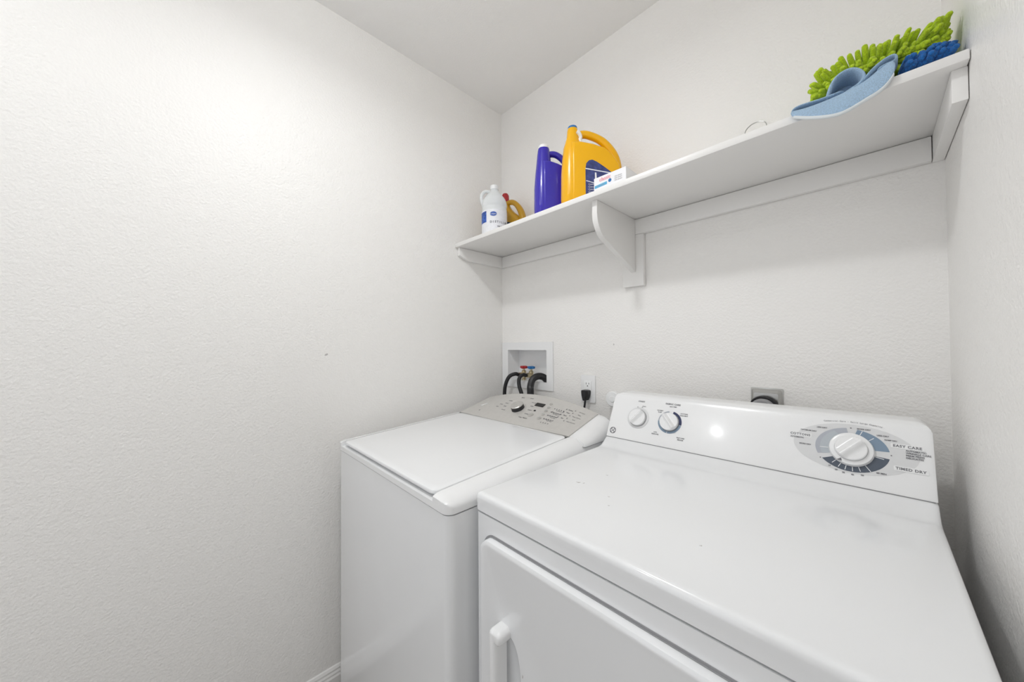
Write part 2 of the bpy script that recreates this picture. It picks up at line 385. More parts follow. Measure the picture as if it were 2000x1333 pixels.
G = [[b.verts.new(PS(.1015+.597*i/NX, -.035+1.03*j/NT, .0036)) for j in range(NT+1)] for i in range(NX+1)]
for i in range(NX):
    for j in range(NT): b.faces.new((G[i][j], G[i+1][j], G[i+1][j+1], G[i][j+1]))
r = bmesh.ops.extrude_face_region(b, geom=b.faces[:]); 
for v in r['geom']:
    if isinstance(v, bmesh.types.BMVert): v.co.z -= .0034
# front lip of the plate
cp = obj('control_panel', b, 'silver', wm)
def PF(x, t, h=.004):
    o = PS(x, t, h); dx = PS(x+.01, t, h)-PS(x-.01, t, h); dy = PS(x, t+.05, h)-PS(x, t-.05, h); dx.normalize(); dy = (dy-dx*dy.dot(dx)).normalized()
    return frame(o, dx, dy)
obj('panel_front_edge', tube([PS(.1015+.597*k/12, -.04, .0008) for k in range(13)], .0036, 8, 0), 'grey_metal', cp)
# panel print, display, buttons, knob
b = bmesh.new()
def pquad(bm, x0, x1, t0, t1, h0=.0040, h1=.0044):
    F_ = PF((x0+x1)/2, (t0+t1)/2, 0); w2 = (x1-x0)/2; l2 = (PS(.4, t1)-PS(.4, t0)).length/2
    flat(F_, [(-w2, -l2), (w2, -l2), (w2, l2), (-w2, l2)], h0, h1, bm)
for s, x, t in (('Whites', .297, .68), ('Heavy', .292, .58), ('Jeans', .303, .46), ('Towels', .316, .33), ('Rinse', .345, .83), ('Quick', .395, .84), ('Normal', .428, .71), ('Bulky', .436, .59), ('Colors', .445, .46), ('Delicate', .452, .33), ('Clean Washer', .452, .20), ('Drain', .268, .52), ('Soak', .262, .42)):
    text(b, s, .0080, at(PF(x, t), 0, 0), bold=.01)
for k, t in enumerate((.76, .65, .53, .40, .29)):
    for q in range(4 if k else 1):
        pquad(b, .545+.011*q, .5475+.011*q, t-.11 if k else .56, t-.085 if k else .585)
for k, t in enumerate((.66, .54, .42, .30)):
    text(b, ['Hot Warm Cool', 'Max High Low', 'Heavy Light', 'Extra Rinse'][k], .0052, at(PF(.572, t-.035), 0, 0), bold=.0)
    for q in range(5): pquad(b, .541+.0105*q, .5438+.0105*q, t+.0, t+.028)
for k, t in enumerate((.76, .66, .56, .46)): text(b, ['Sensing', 'Wash', 'Rinse', 'Spin'][k], .0068, at(PF(.606, t), 0, 0), bold=.02); pquad(b, .586, .589, t-.015, t+.015)
for k, t in enumerate((.80, .70, .60, .50, .40)): text(b, ['Lid Locked', 'Filling', 'Fabric Softener', 'Done', 'Add a Garment'][k], .0058, at(PF(.652, t), 0, 0), bold=.0); pquad(b, .622, .6245, t-.012, t+.012)
pquad(b, .1885, .1925, .185, .215)
obj('lettering', b, 'ink', cp, smooth=False)
b = bmesh.new(); F_ = PF(.466, .68, 0); flat(F_, rrect(.044, .021, .001, 2), .0038, .0052, b); obj('display_window', b, 'lcd', cp, smooth=False)
b = bmesh.new(); flat(PF(.470, .48, 0), rrect(.0085, .0065, .002, 3), .0038, .0052, b); obj('indicator_light', b, 'dark', cp, smooth=False)
for x, t, s in ((.509, .78, .0062), (.514, .66, .0062), (.519, .54, .0062), (.522, .42, .0065), (.524, .29, .0075), (.474, .33, .0105)):
    add_ = lathe([(0, .0036), (s*1.15, .0036), (s*1.1, .0056), (s*.8, .0062), (0, .0062)], 20, PF(x, t, 0)); obj('push_button', add_, 'chrome', cp)
b = bmesh.new()
sw = [(-.012, -.010), (.002, -.010), (.006, -.002), (.015, .005), (.016, .009), (.004, .005), (-.003, -.002)]
flat(PF(.166, .46, 0), [(a*1.05, c*1.25) for a, c in sw], .0038, .0056, b); o = obj('mark', b, 'capw', cp, smooth=False); o['label'] = 'white slanted mark'  # flat white slanted shape on the silver panel
KF = PF(.383, .45, 0)
kb = obj('dial', lathe([(0, .0036), (.0275, .0036), (.0265, .018), (.0262, .0185), (0, .0185)], 48, KF), 'black', cp)
obj('dial_face', lathe([(0, .0187), (.0265, .0187), (.0265, .0215), (.0250, .0228), (.012, .0232), (0, .0232)], 48, KF), 'chrome', kb)
b = bmesh.new(); box(.703, .713, -.350, -.338, .9115, .9185, .002, 2, bm=b); obj('lid_hinge', b, 'grey', wm)
# cap seam: thin dark joint line along end cap
b = tube([(.712, -.347, .925), (.722, -.352, .921), (.738, -.3465, .9165), (.7585, -.345, .9150), (.7595, -.30, .9148), (.7595, -.12, .9148)], .0009, 6, 3); obj('seam', b, 'grey', wm)

# ------------------------------------------------------------------ dryer
DX = .776; DW = .686; DY = -.788
dr = thing('clothes_dryer', 'white front-loading clothes dryer with round dials, right of the washer', 'dryer', (DX+DW/2, -.45, 0))
obj('cabinet', box(DX+.001, DX+DW-.001, DY+.002, -.105, .02, .8725, .007, 3, lambda e: abs(e.verts[0].co.z-e.verts[1].co.z) > .3), 'enamel', dr)
for x in (DX+.05, DX+DW-.05):
    for y in (DY+.05, -.15): obj('foot', lathe([(0, 0), (.018, 0), (.018, .012), (.01, .013), (.01, .022), (0, .022)], 16, Matrix.Translation((x, y, 0))), 'black', dr)
# top: front rolls down, cove rises to the console
pr = [(-.112, .874), (DY+.004, .874), (DY+.001, .877), (DY+.0008, .884), (DY+.0012, .892), (DY, .902), (DY+.0006, .909), (DY+.003, .9128), (DY+.007, .9146), (DY+.013, .915), (-.306, .915), (-.294, .9162), (-.282, .9195), (-.268, .9275), (-.258, .9345), (-.2545, .9375), (-.112, .9375)]
rings = []
for x, ins in ((DX, 1), (DX+.0015, .5), (DX+.005, .14), (DX+.009, 0), (DX+DW-.009, 0), (DX+DW-.005, .14), (DX+DW-.0015, .5), (DX+DW, 1)):
    rings.append([V((x, y + (.004*ins if y < -.5 else 0), max(.874, z-.006*ins if z > .88 else z))) for y, z in pr])
dt = obj('top_panel', loft(rings), 'enamel', dr, ang=40)
for (x, y, s, r_) in ((.906, -.589, 1, .3), (.917, -.583, .55, 1.2), (.929, -.503, .55, 0), (.995, -.607, .5, .2), (1.016, -.643, .45, .1), (1.19, -.662, .5, .8)):
    p_ = [(-.006, .0015), (-.002, .0006), (.001, .003), (.004, .0025), (.002, -.002), (-.001, -.003), (-.003, -.0008)]
    o = obj('scratch', flat(Matrix.Translation((x, y, .9150)) @ Matrix.Rotation(r_, 4, 'Z'), [(a*s, c*s) for a, c in p_], -.0001, .0003), 'rust', dt, smooth=False)
# console
O = V((DX, -.2532, .9385)); VV = V((0, .065, .133)).normalized()
CF = frame(O, (1, 0, 0), VV)
n_ = CF.to_3x3() @ V((0, 0, 1))
prof = []   # yz profile of the console
prof.append((-.2532, .9385)); L = .1335
for k in range(1, 6): p = O+VV*(L*k/5); prof.append((p.y, p.z))
tp = O+VV*.148
prof += [(O+VV*.1395).yz.to_tuple(), ] if False else []
q = O+VV*.1400; prof.append((q.y+.0008, q.z))
prof += [(q.y+.0045, q.z+.0048), (q.y+.011, q.z+.0078), (q.y+.022, q.z+.0088), (-.118, q.z+.0085), (-.112, q.z+.002), (-.112, .9385)]
zt = max(p[1] for p in prof)
rings = []
RC = .022
for x, k in [(DX+.0005+RC*(1-math.cos(PI/2*j/7))*1.0, math.sin(PI/2*j/7)) for j in range(8)] + [(DX+DW-.0005-RC*(1-math.cos(PI/2*j/7)), math.sin(PI/2*j/7)) for j in range(7, -1, -1)]:
    lim = zt-RC*(1-k)
    edgein = .0035*(1-k)**2
    ring = []
    for y, z in prof:
        z2 = min(z, lim)
        # keep the point on the slanted face when it is cut down by the rounded corner
        y2 = y
        if z > lim and y < -.16: y2 = -.2532+(z2-.9385)*.065/.133 + (y-(-.2532+(z-.9385)*.065/.133))
        ring.append(V((x, y2+(edgein if y < -.15 else 0), z2)))
    rings.append(ring)
cn = obj('console', loft(rings), 'plastic', dr, ang=30)
cnm = Matrix()
obj('seam', tube([(DX+.004, -.2540, .9382), (DX+DW-.004, -.2540, .9382)], .0011, 6, 0), 'grey', dr)
# dial graphics
def ell(cx, cy, rx, ry, n=64, a0=0, a1=360): return [(cx+rx*math.cos(math.radians(a0+(a1-a0)*k/n)), cy+ry*math.sin(math.radians(a0+(a1-a0)*k/n))) for k in range(n+(0 if a1-a0 == 360 else 1))]
def arc(bm, cx, cy, r0, rx, ry, a0, a1, h0, h1, n=20):
    p = []
    for k in range(n+1):
        a = math.radians(a0+(a1-a0)*k/n); p.append((cx+rx*math.cos(a), cy+ry*math.sin(a)))
    for k in range(n, -1, -1):
        a = math.radians(a0+(a1-a0)*k/n); p.append((cx+r0*math.cos(a), cy+r0*math.sin(a)))
    q0 = p[:n+1]; q1 = p[n+1:][::-1]
    for k in range(n): flat(CF, [q1[k], q0[k], q0[k+1], q1[k+1]], h0, h1, bm)
cx, cy = .571, .0745
b = flat(CF, ell(.571, .0775, .0955, .0525, 96), .0001, .0004); obj('printed_oval', b, 'oval', cn, smooth=False)
b = bmesh.new(); arc(b, cx, cy, .034, .0565, .0455, 8, 80, .0005, .0007); obj('printed_arc', b, 'arcb', cn, smooth=False)
b = bmesh.new(); arc(b, cx, cy, .034, .0565, .0465, 226-10, 350, .0005, .0007); obj('printed_arc', b, 'arcd', cn, smooth=False)
b = bmesh.new(); arc(b, cx, cy, .034, .0575, .0465, 97, 203, .0005, .0007); obj('printed_arc', b, 'arcl', cn, smooth=False)
b = bmesh.new(); arc(b, cx, cy, .034, .0495, .0435, 122, 203, .0007, .0008); obj('printed_arc', b, 'arcl2', cn, smooth=False)
def tick(a, r0, r1, wd=.0006):
    a = math.radians(a); c, s = math.cos(a), math.sin(a)
    obj('printed_tick', flat(CF, [(cx+r0*c-wd*s, cy+r0*s+wd*c), (cx+r0*c+wd*s, cy+r0*s-wd*c), (cx+r1*c+wd*s, cy+r1*s-wd*c), (cx+r1*c-wd*s, cy+r1*s+wd*c)], .0008, .001), 'plastic', cn, smooth=False)
for a in (68, 42): tick(a, .034, .046)
for a in (229, 244, 258, 273, 288, 306, 348): tick(a, .036, .045 if a < 300 else .049)
tick(184, .036, .050, .0005)
for u0, u1, v0, v1 in ((.4665, .5065, .0885, .0975), (.6285, .6735, .0915, .1005), (.6315, .6765, .0465, .0560)):
    obj('printed_strip', flat(CF, rrect(u1-u0, v1-v0, .0015, 3, (u0+u1)/2, (v0+v1)/2), .0006, .0009), 'plastic', cn, smooth=False)
b = bmesh.new()
T = lambda s, u, v, size, al='CENTER', bold=.02, rot=0, sp=1.0: text(b, s, size, at(CF, u, v, .0011, rot), al, bold, .0001, sp)
T('COTTONS', .4865, .0930, .0068, bold=.03, sp=1.15); T('EASY CARE', .6508, .0960, .0070, bold=.03, sp=1.12); T('TIMED DRY', .6538, .0512, .0070, bold=.03, sp=1.12)
T('AUTOMATIC', .4690, .0855, .0042, 'LEFT'); T('AUTOMATIC', .6485, .0885, .0046, 'LEFT'); T('WRINKLE CARE', .6485, .0838, .0046, 'LEFT'); T('PERM PRESS', .6485, .0791, .0046, 'LEFT'); T('DELICATES', .6485, .0744, .0046, 'LEFT')
T('OPTIMUM DRY', .5010, .1045, .0042, rot=0); T('LESS DRY', .5240, .1150, .0042); T('MORE DRY', .4960, .0720, .0042)
T('MORE DRY', .5905, .1215, .0042); T('LESS DRY', .6180, .1125, .0042); T('DAMP DRY', .6290, .1050, .0036)
for s, a in (('10', 233), ('20', 246), ('30', 258), ('40', 272), ('50', 287)):
    aa = math.radians(a); T(s, cx+.0560*math.cos(aa), cy+.0520*math.sin(aa), .0044)
T('60 MIN', .6145, .0350, .0046)
for u, v in ((.5708, .1215), (.6290, .0745), (.5225, .0475)): flat(CF, ell(u, v, .0012, .0012, 12), .0009, .0012, b)
for k, ch in enumerate('Commercial Care - Extra Large Capacity'):
    q_ = -1+2*k/37.; T(ch, .5725+.0445*q_, .1352-.0038*q_*q_, .0042, rot=-.17*q_, bold=.005)
flat(CF, [(cx-.0215, cy-.0275), (cx-.0150, cy-.0225), (cx-.0135, cy-.0290)], .0105, .0110, b)
# left knobs lettering
T('START', .097, .1270, .0066, sp=1.1); T('START', .108, .1120, .0040)
T('FABRIC CARE', .193, .1290, .0066, sp=1.1); T('HEAT TEMP', .1945, .1215, .0040)
T('NO HEAT', .159, .1060, .0042); T('FLUFF', .159, .1005, .0042); T('COTTONS', .2280, .1040, .0042); T('HIGH HEAT', .2280, .0985, .0042)
T('LOW', .1560, .0385, .0042); T('DELICATES', .1560, .0330, .0042); T('EASY CARE', .2280, .0335, .0042); T('MEDIUM', .2280, .0280, .0042)
for u, v in ((.0880, .1078), (.1020, .1085)): flat(CF, ell(u, v, .0012, .0012, 12), .0009, .0012, b)
obj('lettering', b, 'ink', cn, smooth=False)
# round emblem: ring with looped monogram
b = bmesh.new(); ex, ey = .0205, .0215
for k in range(32):
    a0, a1 = 2*PI*k/32, 2*PI*(k+1)/32
    flat(CF, [(ex+r*math.cos(a), ey+r*math.sin(a)) for r, a in ((.0082, a0), (.0103, a0), (.0103, a1), (.0082, a1))], .0002, .0006, b)
for k in range(4):
    a = PI/4+PI/2*k
    flat(CF, [(ex+.0092*math.cos(a+d), ey+.0092*math.sin(a+d)) if m_ else (ex+.0064*math.cos(a+d), ey+.0064*math.sin(a+d)) for d, m_ in ((-.4, 1), (.4, 1), (.25, 0), (-.25, 0))], .0002, .0006, b)
text(b, 'GE', .0082, at(CF, ex, ey-.0003, .0004), 'CENTER', .02, .0001, .85)
obj('mark', b, 'ink', cn, smooth=False)
# main dial
b = lathe([(0, .0002), (.0355, .0002), (.0352, .004), (.0335, .0095), (.031, .0105), (.0258, .0105), (.0256, .0090), (.0250, .0090), (0, .0092)], 64, at(CF, cx, cy)); skirt = obj('dial_skirt', b, 'plastic', cn)
def knobmesh(r, h, F_, rot, wd, h0):
    """round knob whose top slopes up to a grip ridge"""
    rings = []; N = 64; R_ = F_ @ Matrix.Rotation(rot, 4, 'Z')
    for rr, hh in ((r, h0), (r, h0+h*.35), (r*.985, h0+h*.45)):
        rings.append([R_ @ V((rr*math.cos(2*PI*k/N), rr*math.sin(2*PI*k/N), hh)) for k in range(N)])
    for s in (.94, .85, .72, .58, .44, .30, .16, .04):
        ring = []
        for k in range(N):
            x = r*s*math.cos(2*PI*k/N); y = r*s*math.sin(2*PI*k/N)
            d = abs(y); g = max(0, 1-(d/(wd))) if d < wd else 0
            g = g*g*(3-2*g); 
            ring.append(R_ @ V((x, y, h0+h*(.5+.5*g))))
        rings.append(ring)
    return loft(rings)
obj('dial_knob', knobmesh(.0252, .017, at(CF, cx, cy), math.radians(48), .0125, .0092), 'plastic', skirt)
for u, v, rot, rr in ((.095, .0735, 55, 1), (.1915, .0745, 132, 1)):
    if u < .15:
        kr = lathe([(0, .0002), (.034, .0002), (.0335, .0012), (.0285, .0022), (.0275, .0018), (0, .0018)], 48, at(CF, u, v)); kb = obj('knob_ring', kr, 'oval', cn)
    else:
        b = bmesh.new()
        for i_, (a0, a1, m_) in enumerate(((-8, 78, 'navy'), (-95, -10, 'arcb'), (178, 262, 'arcb'), (100, 176, 'arcl'))): 
            cx0, cy0 = cx, cy
            b2 = bmesh.new()
            q0 = []
            for k in range(13):
                a = math.radians(a0+(a1-a0)*k/12); q0.append(((u+.0270*math.cos(a), v+.0270*math.sin(a)), (u+.0335*math.cos(a), v+.0335*math.sin(a))))
            for k in range(12): flat(CF, [q0[k][0], q0[k][1], q0[k+1][1], q0[k+1][0]], .0002, .0006, b2)
            obj('printed_arc', b2, m_, cn, smooth=False)
        b.free()
        kb = cn
    kr = lathe([(0, .0004), (.0268, .0004), (.0268, .0035), (.0255, .0035), (0, .0035)], 48, at(CF, u, v)); k0 = obj('knob_base', kr, 'grey', cn)
    obj('knob', knobmesh(.0258, .0165, at(CF, u, v), math.radians(rot), .0085, .0036), 'plastic', k0)
# door with handle
dcx, dcz, dw, dh = (DX+.030+DX+DW-.036)/2, .0, DW-.066, .60
zt_ = .835; zc = zt_-dh/2
F = frame((dcx, DY+.0015, zc), (1, 0, 0), (0, 0, 1))
b = bmesh.new()
rings = []
for ins, h in ((-.0048, -.001), (-.0048, .0004), (-.001, .0004), (-.001, -.001)):
    rings.append([F @ V((p[0], p[1], h)) for p in rrect(dw-2*ins, dh-2*ins, .030-ins, 8)])
gap_ring = obj('door_gap_shade', loft(rings), 'grey', dr)  # grey ring paints the shade in the gap around the door
rings = []
for ins, h in ((0, .002), (0, .010), (.0015, .0145), (.006, .0165), (.010, .0168), (.014, .0160)):
    rings.append([F @ V((p[0], p[1], h)) for p in rrect(dw-2*ins, dh-2*ins, .030-ins, 8)])
door = obj('door', loft(rings), 'enamel', dr)
hx = DX+.030+.072
# finger scoop beside the handle, cut into the door
cut = bmesh.new(); bmesh.ops.create_uvsphere(cut, u_segments=40, v_segments=24, radius=1)
for v in cut.verts:
    sx_, sz_ = v.co.x, v.co.z; k_ = 1/max(abs(sz_)**.0001, 1e-6)
    v.co = V((hx+.019+.031*v.co.x, DY-.0152+.0125*v.co.y, .563+.118*math.copysign(abs(v.co.z)**.6, v.co.z)))
co_ = obj('scoop_cutter', cut, 'enamel'); mo = door.modifiers.new('scoop', 'BOOLEAN'); mo.object = co_; mo.operation = 'DIFFERENCE'; mo.solver = 'EXACT'
dg = bpy.context.evaluated_depsgraph_get(); dg.update()
me_ = bpy.data.meshes.new_from_object(door.evaluated_get(dg)); door.modifiers.clear(); door.data = me_
bpy.data.objects.remove(co_)
for p in me_.polygons: p.use_smooth = True
me_.set_sharp_from_angle(angle=math.radians(35))
pts = []
b = bmesh.new(); HF = frame((hx, DY-.0145, .563), (1, 0, 0), (0, 0, 1))
rings = []
for ins, h in ((0, -.001), (0, .022), (.0015, .027), (.0045, .0295), (.007, .030)):
    rings.append([HF @ V((p[0], p[1], h)) for p in rrect(.020-2*ins, .270-2*ins, .0099-ins, 8)])
add(b, loft(rings))
for s in (1, -1):
    rings = []
    for ins, h in ((0, -.001), (0, .021), (.0015, .026), (.0045, .0285), (.007, .029)):
        rings.append([HF @ V((p[0]+.006, p[1]+s*.1225, h)) for p in rrect(.032-2*ins, .025-2*ins, .0105-ins, 6)])
    add(b, loft(rings))
obj('handle', b, 'plastic', door)
b = bmesh.new(); 
p_ = [(-.001, .006), (.002, .001), (.0015, -.007), (-.0015, -.012), (-.003, -.006), (-.0015, .0)]
flat(frame((.9285, DY-.0146, .575), (1, 0, 0), (0, 0, 1)), [(a*1.0, c) for a, c in p_], -.0001, .0003, b); obj('scratch', b, 'rust', door, smooth=False); b = bmesh.new(); flat(frame((.9315, DY-.0146, .630), (1, 0, 0), (0, 0, 1)), [(a*.5, c*.4) for a, c in p_], -.0001, .0003, b)
obj('scratch', b, 'rust', door, smooth=False)

# ------------------------------------------------------------------ bottles on the shelf
def sec(F_, s0, s1, w_, z, n=28, ex=2.6, sk=0):
    c = (s0+s1)/2; a = (s1-s0)/2; r = []
    for k in range(n):
        t = 2*PI*k/n; ct, st = math.cos(t), math.sin(t)
        r.append(F_ @ V((c+a*math.copysign(abs(ct)**(2/ex), ct), w_/2*math.copysign(abs(st)**(2/ex), st), z)))
    return r
def bottle_frame(x, y, ang): # local +x runs from the spout end to the back of the bottle
    return Matrix.Translation((x, y, ZS+.0005)) @ Matrix.Rotation(math.radians(ang), 4, 'Z')
def column(bm, F_, cxl, prof, n=28, ex=2.2):
    rings = []
    for z, r, w_, dx in prof: rings.append(sec(F_, cxl-r+dx, cxl+r+dx, w_, z, n, ex))
    add(bm, loft(rings))
# purple and yellow detergent bottles
def pillow(bm, F_, poly, w_):
    cxp = sum(p[0] for p in poly)/len(poly); czp = sum(p[1] for p in poly)/len(poly); rings = []
    for v, k in ((-1, .86), (-.985, .92), (-.93, .96), (-.80, .985), (-.5, 1), (.5, 1), (.80, .985), (.93, .96), (.985, .92), (1, .86)):
        rings.append([F_ @ V((cxp+(p[0]-cxp)*k, v*w_/2, max(0, czp+(p[1]-czp)*k if p[1] > .001 else (0 if abs(v) < .95 else .003)))) for p in poly])
    add(bm, loft(rings))
def detergent(name, lab, x, y, ang, m, capm, s, L_, Hs, capcol, neckh, nk, rr, w_):
    t = thing(name, lab, 'bottle', (x, y, ZS)); F_ = bottle_frame(x, y, ang)
    b = bmesh.new(); h = Hs
    column(b, F_, .040*s, [(0, rr*.90, rr*1.8, 0), (.005, rr, rr*2, 0), (.04, rr*1.02, rr*2.04, 0), (.11*h, rr*1.0, rr*2, 0), (.16*h, rr*.90, rr*1.84, 0), (.20*h, rr*.78, rr*1.6, 0), (.235*h, nk*1.14, nk*2.28, 0), (.258*h, nk*1.02, nk*2.04, 0), (.265*h, nk*.94, nk*1.88, 0)])
    poly = [(.03*s, 0), (L_, 0), (L_+.002, .01), (L_+.002, .09*h), (L_-.006, .125*h), (L_*.86, .158*h), (L_*.72, .182*h), (L_*.52, .196*h), (.055*s, .206*h), (.03*s, .206*h)]
    pl_ = []
    for i in range(len(poly)):
        p, q = poly[i], poly[(i+1) % len(poly)]
        for k in range(4): pl_.append((p[0]+(q[0]-p[0])*k/4, p[1]+(q[1]-p[1])*k/4))
    pillow(b, F_, pl_, w_)
    hp = [(.046*s, 0, .232*h), (.066*s, 0, .246*h), (.095*s, 0, .244*h), (L_*.72, 0, .222*h), (L_*.90, 0, .180*h), (L_*.97, 0, .135*h), (L_*.95, 0, .08*h)]
    add(b, tube([F_ @ V(p) for p in hp], lambda u: .0125*s*(1+.75*max(0, u-.45)), 14, 6, sx=1.0))
    obj('body', b, m, t, ang=50)
    z0 = .264*h; cr = nk*.92
    c = lathe([(0, z0-.002), (cr*.97, z0-.002), (cr, z0), (cr, z0+neckh*.7), (cr*.93, z0+neckh*.92), (cr*.75, z0+neckh), (0, z0+neckh)], 28, F_ @ Matrix.Translation((.040*s, 0, 0)))
    o = obj('cap', c, capm, t); o['label'] = capcol
    return t, F_
tp_, FP = detergent('detergent_bottle', 'purple plastic detergent bottle with white cap on the shelf', .488, -.272, 50, 'purple', 'capw', .92, .160, 1.005, 'white cap', .014, .0225, .0375, .078)
ty_, FY = detergent('detergent_bottle', 'big yellow plastic detergent bottle with blue cap and navy label', .614, -.268, 44, 'yellow', 'blue', 1.06, .205, 1.075, 'blue cap', .010, .0185, .042, .089)
# navy label on the side of the yellow bottle, white lines on it
def side_face(F_, w_, pts, h0, h1, side=-1):
    Q = F_ @ frame((0, side*w_/2, 0), (1, 0, 0), (0, 0, 1)) ; return flat(Q, pts, h0, h1)
lab = [(.080, .012), (.200, .012), (.2005, .055), (.192, .080), (.170, .104), (.145, .124), (.120, .142), (.104, .150), (.092, .148), (.083, .138), (.080, .12)]
lb = obj('label', side_face(FY, .0895, [(a, c) for a, c in lab], -.004, .0006), 'labeln', ty_, smooth=False)
b = bmesh.new(); Q = FY @ frame((0, -.0895/2-.0006, 0), (1, 0, 0), (0, 0, 1))
flat(Q, [(.080, .118), (.080, .1215), (.165, .1035), (.188, .0800), (.186, .0790), (.162, .1010)], .0, .0005, b)
flat(Q, [(.082, .076), (.082, .0785), (.150, .0560), (.150, .0535)], .0, .0005, b)
flat(Q, [(.112, .077), (.119, .075), (.117, .104), (.112, .105)], .0, .0005, b)
for k in range(5): text(b, 'Concentrated', .008, Q @ Matrix.Translation((.112, .064-.009*k, .0003)), 'CENTER', 0)
obj('label_print', b, 'label', lb, smooth=False)
b = tube([FY @ V(p) for p in ((.055, -.016, .268), (.064, -.014, .262), (.070, -.010, .250), (.066, -.014, .236), (.072, -.014, .226))], lambda u: .0075-.002*u, 8, 3); obj('seal_remnant', b, 'capw', ty_)['label'] = 'torn white film at the neck'

# clear jug
JX, JY = .183, -.212
t = thing('distilled_water_jug', 'clear plastic jug with white cap, oval logo and blue patch on its label', 'jug', (JX, JY, ZS))
FJ = Matrix.Translation((JX, JY, ZS+.0005)) @ Matrix.Rotation(math.radians(-128), 4, 'Z')
jr = .058
prof = [(0, 0), (jr*.93, 0), (jr, .006), (jr, .125), (jr*.97, .134), (jr*.97, .140), (jr, .148), (jr*.99, .160), (jr*.92, .174), (jr*.80, .186), (jr*.62, .200), (jr*.46, .211), (jr*.34, .220), (jr*.31, .232), (0, .232)]
b = lathe(prof, 48, Matrix.Translation((JX, JY, ZS+.0005)))
add(b, tube([FJ @ V(p) for p in ((.014, 0, .214), (.038, 0, .219), (.055, 0, .207), (.060, 0, .187), (.056, 0, .165), (.050, 0, .150))], .0075, 12))
obj('body', b, 'jug', t)
obj('cap', lathe([(0, .228), (.0185, .228), (.0190, .231), (.0190, .243), (.0175, .246), (0, .246)], 28, Matrix.Translation((JX, JY, ZS+.0005))), 'capw', t)
def curved_patch(cx_, cy_, R_, a0, a1, z0, z1, th=.0006, n=24):
    rings = []
    for k in range(n+1):
        a = math.radians(a0+(a1-a0)*k/n); c, s = math.cos(a), math.sin(a)
        rings.append([V((cx_+r*c, cy_+r*s, ZS+z)) for r, z in ((R_, z0), (R_+th, z0), (R_+th, z1), (R_, z1))])
    return loft(rings)
ca = math.degrees(math.atan2(-1.2554-JY, 1.3809-JX))     # side of the jug that faces the room
lj = obj('label', curved_patch(JX, JY, jr+.0002, ca-100, ca+80, .012, .118), 'label', t)
obj('label_patch', curved_patch(JX, JY, jr+.0009, ca-82, ca-38, .062, .112), 'labelb', lj)
b = bmesh.new(); Rr = jr+.0012
def ctext(bm, s, size, ang, z, st=.0): 
    for k, ch in enumerate(s):
        a = math.radians(ang)+(k-(len(s)-1)/2)*size*.78/Rr; c, sn = math.cos(a), math.sin(a)
        text(bm, ch, size, frame((JX+Rr*c, JY+Rr*sn, ZS+z), (-sn, c, 0), (0, 0, 1)), 'CENTER', .03)
ctext(b, 'DISTILLED', .013, ca+24, .060); ctext(b, 'WATER', .009, ca+30, .040)
obj('lettering', b, 'ink', lj, smooth=False)
b = bmesh.new(); aa = math.radians(ca-5)
for k in range(24):
    p_ = [(0, 0), (.0155*math.cos(2*PI*k/24), .0100*math.sin(2*PI*k/24)), (.0155*math.cos(2*PI*(k+1)/24), .0100*math.sin(2*PI*(k+1)/24))]
    vs = []
    for hh in (.0002, .0008):
        vs.append([b.verts.new(V((JX+(Rr+hh)*math.cos(aa+p[0]/Rr), JY+(Rr+hh)*math.sin(aa+p[0]/Rr), ZS+.096+p[1]))) for p in p_])
    b.faces.new(vs[0]); b.faces.new(vs[1][::-1])
lo_ = obj('oval_logo', b, 'labelb', lj, smooth=False)
b = bmesh.new(); Rr += .0010; ctext(b, 'Kroger', .0070, ca-5, .096); obj('logo_lettering', b, 'label', lj, smooth=False)

# gold bottle with red cap, behind the jug
GX, GY = .186, -.085
t = thing('cleaner_bottle', 'gold plastic bottle with red cap and dark blue label behind the clear jug', 'bottle', (GX, GY, ZS))
FG = Matrix.Translation((GX, GY, ZS+.0005)) @ Matrix.Rotation(math.radians(8), 4, 'Z')
b = bmesh.new(); rings = []
for z, s0, s1, w_ in ((0, -.075, .050, .055), (.005, -.08, .055, .064), (.06, -.08, .056, .066), (.10, -.08, .050, .064), (.130, -.080, .030, .056), (.155, -.080, .002, .048), (.180, -.078, -.022, .042), (.205, -.076, -.036, .036), (.222, -.074, -.040, .032)):
    rings.append(sec(FG, s0, s1, w_, z, 28, 2.8))
add(b, loft(rings))
add(b, tube([FG @ V(p) for p in ((-.058, 0, .205), (-.030, 0, .212), (-.004, 0, .205), (.022, 0, .180), (.042, 0, .145), (.052, 0, .10), (.050, 0, .06))], lambda u: .0125+.012*max(0, u-.4), 14))
obj('body', b, 'gold', t, ang=50)
obj('cap', lathe([(0, .218), (.019, .218), (.0195, .222), (.018, .252), (.012, .262), (0, .263)], 24, FG @ Matrix.Translation((-.057, 0, 0))), 'red', t)
obj('label', flat(FG @ frame((0, -.0330, 0), (1, 0, 0), (0, 0, 1)), [(-.06, .012), (.020, .012), (.030, .05), (.018, .092), (-.02, .105), (-.06, .10)], -.006, .0008), 'labelt', t, smooth=False)

